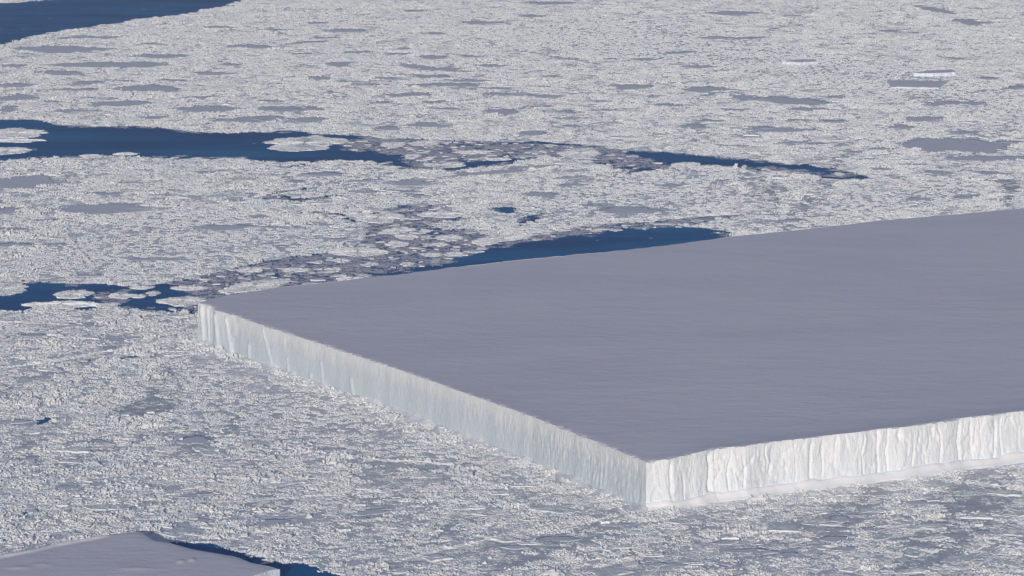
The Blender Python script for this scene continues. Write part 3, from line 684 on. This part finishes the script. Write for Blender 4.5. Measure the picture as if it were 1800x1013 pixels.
# ------------------------------------------------------------------ floes, slabs, blocks, ridges
def floe_mesh(e, kind, seed, dep=.5, top=None, P=None):
    cx, cy, rx, ry, sh = e; g = np.random.default_rng(seed)
    step = 2.2 if kind == 'rough' else 5.0
    nR = int(np.clip(max(rx, ry) / step, 3, 18))
    if P is None:
        k = int(g.integers(4, 6)); ph = g.uniform(0, 6.28); nA = k * 5
        ca = np.sort(np.arange(k) / k * 6.283 + g.uniform(-.45, .45, k)) + ph; cr = g.uniform(.75, 1.2, k)
        px_ = np.append(cr * np.cos(ca), cr[0] * math.cos(ca[0])); py_ = np.append(cr * np.sin(ca), cr[0] * math.sin(ca[0]))
        u = np.arange(nA) / 5; P = np.stack([rx * (np.interp(u, np.arange(k + 1), px_) + g.normal(0, .04, nA)), ry * (np.interp(u, np.arange(k + 1), py_) + g.normal(0, .04, nA))], 1)
        P[:, 1] += sh * P[:, 0]
    nA = len(P)
    V = []
    tilt = g.uniform(-.03, .03, 2) if kind == 'slab' else (0, 0)
    rings = np.linspace(1, 0, nR + 1)[:-1]
    amp = {'flat': .04, 'rough': .75, 'slab': .28}[kind]
    hh = {'flat': .34, 'rough': .75, 'slab': .95}[kind] if top is None else top
    for q in rings:
        x = P[:, 0] * q; y = P[:, 1] * q
        z = hh + tilt[0] * x + tilt[1] * y + amp * g.uniform(-1, 1, nA) * (1 if q < 1 else .5)
        if kind == 'rough': z = z + (fbm((x + cx) / 6, (y + cy) / 6, 600, 3) - .5) * 1.2
        if kind == 'flat': z = z + (.22 * g.uniform(0, 1, nA) if q > .93 else 0)
        V.append(np.stack([x, y, z], 1))
    low = V[0].copy(); low[:, 2] = -dep; low[:, :2] *= 1.01
    V = [low] + V + [np.array([[0, 0, hh]])]
    V = np.concatenate(V)
    Fs = []
    nl = nR + 1
    i = np.arange(nA); j = (i + 1) % nA
    for L in range(nl - 1): Fs.append(np.stack([L * nA + i, L * nA + j, (L + 1) * nA + j, (L + 1) * nA + i], 1))
    c = nl * nA
    tri = [(int((nl - 1) * nA + a), int((nl - 1) * nA + b), c) for a, b in zip(i, j)]
    me = bpy.data.meshes.new('ice_floe')
    me.from_pydata(V.tolist(), [], [tuple(map(int, f)) for f in np.concatenate(Fs)] + tri)
    if kind == 'flat': me.polygons.foreach_set('use_smooth', [True] * len(me.polygons))
    me.update(); return me

ORD = ['first','second','third','fourth','fifth','sixth','seventh','eighth','ninth','tenth','eleventh','twelfth','thirteenth','fourteenth','fifteenth','sixteenth','seventeenth','eighteenth','nineteenth','twentieth']
def place(x, y):
    if y < 130:
        if x < 320: return 'below the top-left water'
        if x < 620: return 'right of the top-left water'
        if x < 960: return 'at the top centre'
        if x < 1330: return 'right of the top centre'
        return 'in the top-right pack'
    if y < 285 and (x < 1200 or y < 262) and (y < 262 or x > 1540):
        if x < 330: return "above the main lead's left end"
        if x < 640: return "above the main lead's wide part"
        if x < 900: return "above the main lead's brash"
        if x < 1180: return "above the main lead's middle"
        if x < 1500: return "above the main lead's thin arm"
        return 'near the upper right edge'
    if y < 400 and x > 1300: return 'beyond the iceberg at right'
    if y < 500:
        if x < 330: return 'between the two left leads'
        if x < 800: return 'in cracked pack below main lead'
        return 'on the floe behind the iceberg'
    if x > 1120: return 'below the right iceberg cliff'
    if y < 700: return 'left of the great iceberg'
    if x < 300: return 'behind the bottom-left small iceberg'
    if x < 700: return 'right of the small iceberg'
    return "below the iceberg's near corner"
def size_word(w): return 'tiny' if w < 34 else 'small' if w < 52 else 'medium' if w < 80 else 'large' if w < 125 else 'huge'
def shape_word(w, h): r_ = w / h; return 'needle-thin' if r_ > 15 else 'long' if r_ > 9 else 'oval' if r_ > 5.5 else 'rounded'
def make_set(items, kind, name, noun, mat, group, cat, z0, seed0, tops=None):
    keys = [(size_word(v[2]), shape_word(v[2], v[3]), place(v[0], v[1])) for v in items]
    for i, v in enumerate(items):
        same = sorted([q for q in range(len(items)) if keys[q] == keys[i]], key=lambda q: (items[q][0], items[q][1]))
        lab = f'{keys[i][0]} {keys[i][1]} {noun} {keys[i][2]}'
        if len(same) > 1: lab += f', {ORD[same.index(i)]} from left'
        e = world_ellipse(v, z0)
        me = floe_mesh(e, kind, seed0 + i, top=None if tops is None else tops(v), P={'flat': FLAT_P, 'rough': FLOE_P}[kind][i] if kind != 'slab' else None); me.materials.append(mat)
        o = link(name, me, label=lab, category=cat, group=group); o.location = (e[0], e[1], 0)
make_set(FLAT, 'flat', 'ice_floe', 'smooth grey floe', M_flat, 'smooth grey floes frozen into the pack ice', 'ice floe', .3, 1000)
make_set(FLOES, 'rough', 'drifting_floe', 'rough white floe', M_floe, 'white floes drifting in the open leads', 'ice floe', .5, 2000)
make_set(SLABS, 'slab', 'ice_slab', 'white broken slab', M_slab, 'white slabs tilted up in the rubble', 'ice slab', .8, 3000)

# small tabular bergs in the far pack at the upper right: flat grey tops, white sunlit fronts
def mini_berg(top_px, h, label, seed, drop=2):
    P = pts(top_px, h); c = P.mean(0); g = np.random.default_rng(seed)
    q = []
    for i in range(len(P)):
        a, b = P[i], P[(i + 1) % len(P)]
        for t in np.linspace(0, 1, 12, endpoint=False): q.append(a + (b - a) * t + g.normal(0, .35, 2))
    q = np.array(q) - c; n = len(q)
    e = bpy.data.objects.new('small_iceberg', None); col.objects.link(e); e.location = (c[0], c[1], 0)
    e['label'] = label; e['category'] = 'iceberg'
    V = np.concatenate([np.c_[q, np.full(n, h) + g.normal(0, .25, n)], np.c_[q * .8, np.full(n, h)], [[0, 0, h]]])
    i = np.arange(n); j = (i + 1) % n
    me = bpy.data.meshes.new('snow_top'); me.from_pydata(V.tolist(), [], [(int(a), int(b), int(n + b), int(n + a)) for a, b in zip(i, j)] + [(int(n + a), int(n + b), 2 * n) for a, b in zip(i, j)])
    me.materials.append(M_top); me.update(); o = link('snow_top', me, e)
    rings = [np.c_[q, V[:n, 2]]] + [np.c_[q * (1 + .01 * k) + g.normal(0, .2, (n, 2)), np.full(n, z)] for k, z in ((1, h * .66), (2, h * .33), (3, -1))]
    Vs = np.concatenate(rings); Fs = [(int(L * n + a), int((L + 1) * n + a), int((L + 1) * n + b), int(L * n + b)) for L in range(3) for a, b in zip(i, j)]
    me = bpy.data.meshes.new('cliff_face'); me.from_pydata(Vs.tolist(), [], Fs); me.materials.append(M_cliffR); me.update()
    link('cliff_face', me, e)
mini_berg([(1560,141),(1600,141),(1664,143),(1650,154),(1566,153)], 2.6, 'small flat grey-topped berg with thin white front edge, upper right', 1)
mini_berg([(1606,129),(1630,124),(1676,122),(1681,127),(1640,129)], 5.5, 'small berg with tall bright white front cliff, just behind the grey-topped one', 2)
mini_berg([(1374,108),(1400,105),(1432,104),(1437,108),(1405,110)], 4.5, 'low bright white berg left of the two small bergs, upper right', 3)

# broken plates of old floe standing proud of the rubble, too many and too alike to tell apart
plate_col = bpy.data.collections.new('plates')
for k in range(10):
    me = floe_mesh((0, 0, 6.0 + 3.5 * (k % 4), 6.0 + 2.2 * (k % 5), 0), 'slab', 7000 + k, top=1.25); me.materials.append(M_slab if k % 3 else M_floe)
    plate_col.objects.link(bpy.data.objects.new('ice_plate', me))
plx, ply = candidates(26)
w_, th_, ro_, fl_ = fields(plx, ply)
bad = w_ | fl_ | (seg_dist(NL, plx, ply) < 25) | (seg_dist(NR, plx, ply) < 22) | inside(BERG_POLY, plx, ply) | inside(b2poly, plx, ply)
for p_ in PALE: bad |= inside(p_, plx, ply)
for p_ in LEADS.values():
    for dx, dy in ((14, 0), (-14, 0), (0, 14), (0, -14)): bad |= inside(p_, plx + dx, ply + dy)
kp = ~bad & (rng.uniform(0, 1, plx.shape) < np.where(ply < 3050, .62, .22) * (.6 + .8 * th_))
plx, ply = plx[kp], ply[kp]; n = len(plx); q_ = rng.uniform(.55, 1.15, n)
rot = np.stack([rng.normal(0, .012, n), rng.normal(0, .012, n), rng.uniform(0, 6.28, n)], 1)
scatter('ice_plates', np.stack([plx, ply, rng.uniform(-.45, .2, n)], 1), rot, np.stack([q_, q_, rng.uniform(.8, 1.25, n)], 1), rng.integers(0, 10, n), plate_col,
        kind='stuff', label='broken white plates of old floe strewn through the rubble', category='broken ice')
# angular fragments among the brash
fgx, fgy = candidates(11); fa = np.zeros(fgx.shape, bool)
for p_, s_ in BRASH: fa |= inside(p_, fgx, fgy)
fa &= (rng.uniform(0, 1, fgx.shape) < .30 * np.clip(fbm(fgx / 30, fgy / 70, 48) * 3 - .7, .1, 1)) & ~inside(BERG_POLY, fgx, fgy)
fgx, fgy = fgx[fa], fgy[fa]; n = len(fgx); q_ = rng.uniform(.15, .62, n)
rot = np.stack([rng.normal(0, .02, n), rng.normal(0, .02, n), rng.uniform(0, 6.28, n)], 1)
scatter('ice_fragments', np.stack([fgx, fgy, np.full(n, -.25)], 1), rot, np.stack([q_ * rng.uniform(1, 1.8, n), q_, np.full(n, .8)], 1), rng.integers(0, 10, n), plate_col,
        kind='stuff', label='angular white ice fragments scattered among the grey brash', category='broken ice')
# big single blocks of ice in the near pack
bs = []
for v_ in BLOCKS:
    pass
labs = {}
for i, v_ in enumerate(BLOCKS):
    g = np.random.default_rng(4000 + i); x, y, w, h = v_[:4]
    gx_, gy_ = ground(x, y, 0); s = max(1.8, w * .42)
    n = 14; P = g.normal(0, 1, (n, 3)); P /= np.linalg.norm(P, axis=1)[:, None]
    P = P * (s * .8, s * .7, max(1.3, h * .17)) * g.uniform(.8, 1.2, (n, 1)); P[:, 2] += h * .12
    import bmesh
    bm = bmesh.new(); vs_ = [bm.verts.new(p_) for p_ in P]; bmesh.ops.convex_hull(bm, input=vs_)
    for f_ in [q for q in bm.verts if not q.link_faces]: bm.verts.remove(f_)
    me = bpy.data.meshes.new('ice_block'); bm.to_mesh(me); bm.free(); me.materials.append(M_slab)
    key = ('tall upright' if h > 7 else 'squat' if h < 4.5 else 'angular', place(x, y))
    labs.setdefault(key, []).append((x, i, me, gx_, gy_))
for key, ls in labs.items():
    for k, (x, i, me, gx_, gy_) in enumerate(sorted(ls, key=lambda q: q[0])):
        lab = f'{key[0]} jutting ice block {key[1]}' + (f', {ORD[k]} from left' if len(ls) > 1 else '')
        o = link('ice_block', me, label=lab, category='ice block', group='ice blocks jutting from the rubble'); o.location = (float(gx_), float(gy_), .3)

RID_LAB = ['long pale pressure ridge left of the great iceberg, rising to the right','upright pressure ridge between grey ice and bright rubble left of the iceberg','white pressure ridge line above the long grey floe, below the left cliff',
 'straight pressure ridge sloping up to the right, bottom centre','curved pressure ridge just behind the small iceberg','long faint pressure ridge across the pack, below the left cliff','short pressure ridge in front of the oblong grey floe, right of the small iceberg',
 'pressure ridge falling to the right edge, in front of the right cliff','thin white ridge crossing a smooth grey floe, lower right','pressure ridge along the edge of the brash, behind the iceberg\'s left corner','white ridge along the floe edge beside the lead behind the iceberg',
 'ridge along the squared right end of the broad floe behind the iceberg','diagonal crack ridge in the pack between the two left leads','short rising ridge right of the small iceberg\'s dark water','curved ridge round the pale floe at the bottom right','faint ridge behind the oblong grey floe, lower left']
for i, (pl, a) in enumerate(RIDGE_W):
    q, nr_, t = resample(pl, 1.3); n = len(q); g = np.random.default_rng(5000 + i)
    q = q + nr_ * ((fbm(t / 8, t * 0, 5100 + i, 3) - .5) * 5)[:, None]
    prof = [(-2.6, -.3), (-1.2, .6), (0, 1.0), (1.2, .55), (2.8, -.3)]; V = []
    amp = a * (1.7 + 1.6 * (fbm(t / 10, t * 0, 5200 + i, 3) - .4))
    for (w, z) in prof:
        V.append(np.c_[q + nr_ * (w * (.7 + .5 * g.uniform(0, 1, n)))[:, None], z * amp * g.uniform(.6, 1.3, n) + .35])
    c = q.mean(0); V = np.concatenate(V); V[:, :2] -= c
    o = link('pressure_ridge', mesh_np('pressure_ridge', V, grid_faces(5, n), M_floe), label=RID_LAB[i], category='ice ridge', group='pressure ridges in the pack ice'); o.location = (c[0], c[1], 0)

# ------------------------------------------------------------------ thin haze in the air
def haze():
    x0, x1, y0, y1, z0, z1 = -29000, 29000, -9000, 39000, -5, 520
    Vv = [(x, y, z) for z in (z0, z1) for x, y in ((x0, y0), (x1, y0), (x1, y1), (x0, y1))]
    m = bpy.data.materials.new('haze'); m.use_nodes = True; nt = m.node_tree; nt.nodes.clear()
    out = nt.nodes.new('ShaderNodeOutputMaterial'); pv = nt.nodes.new('ShaderNodeVolumePrincipled')
    pv.inputs['Color'].default_value = (.80, .87, 1, 1); pv.inputs['Density'].default_value = 1.9e-5; pv.inputs['Anisotropy'].default_value = 0
    nt.links.new(pv.outputs[0], out.inputs['Volume'])
    me = mesh_np('haze', Vv, [(3,2,1,0),(4,5,6,7),(0,1,5,4),(1,2,6,5),(2,3,7,6),(3,0,4,7)], m)
    link('haze', me, kind='stuff', label='thin cold haze softening the distant ice', category='haze')
haze()
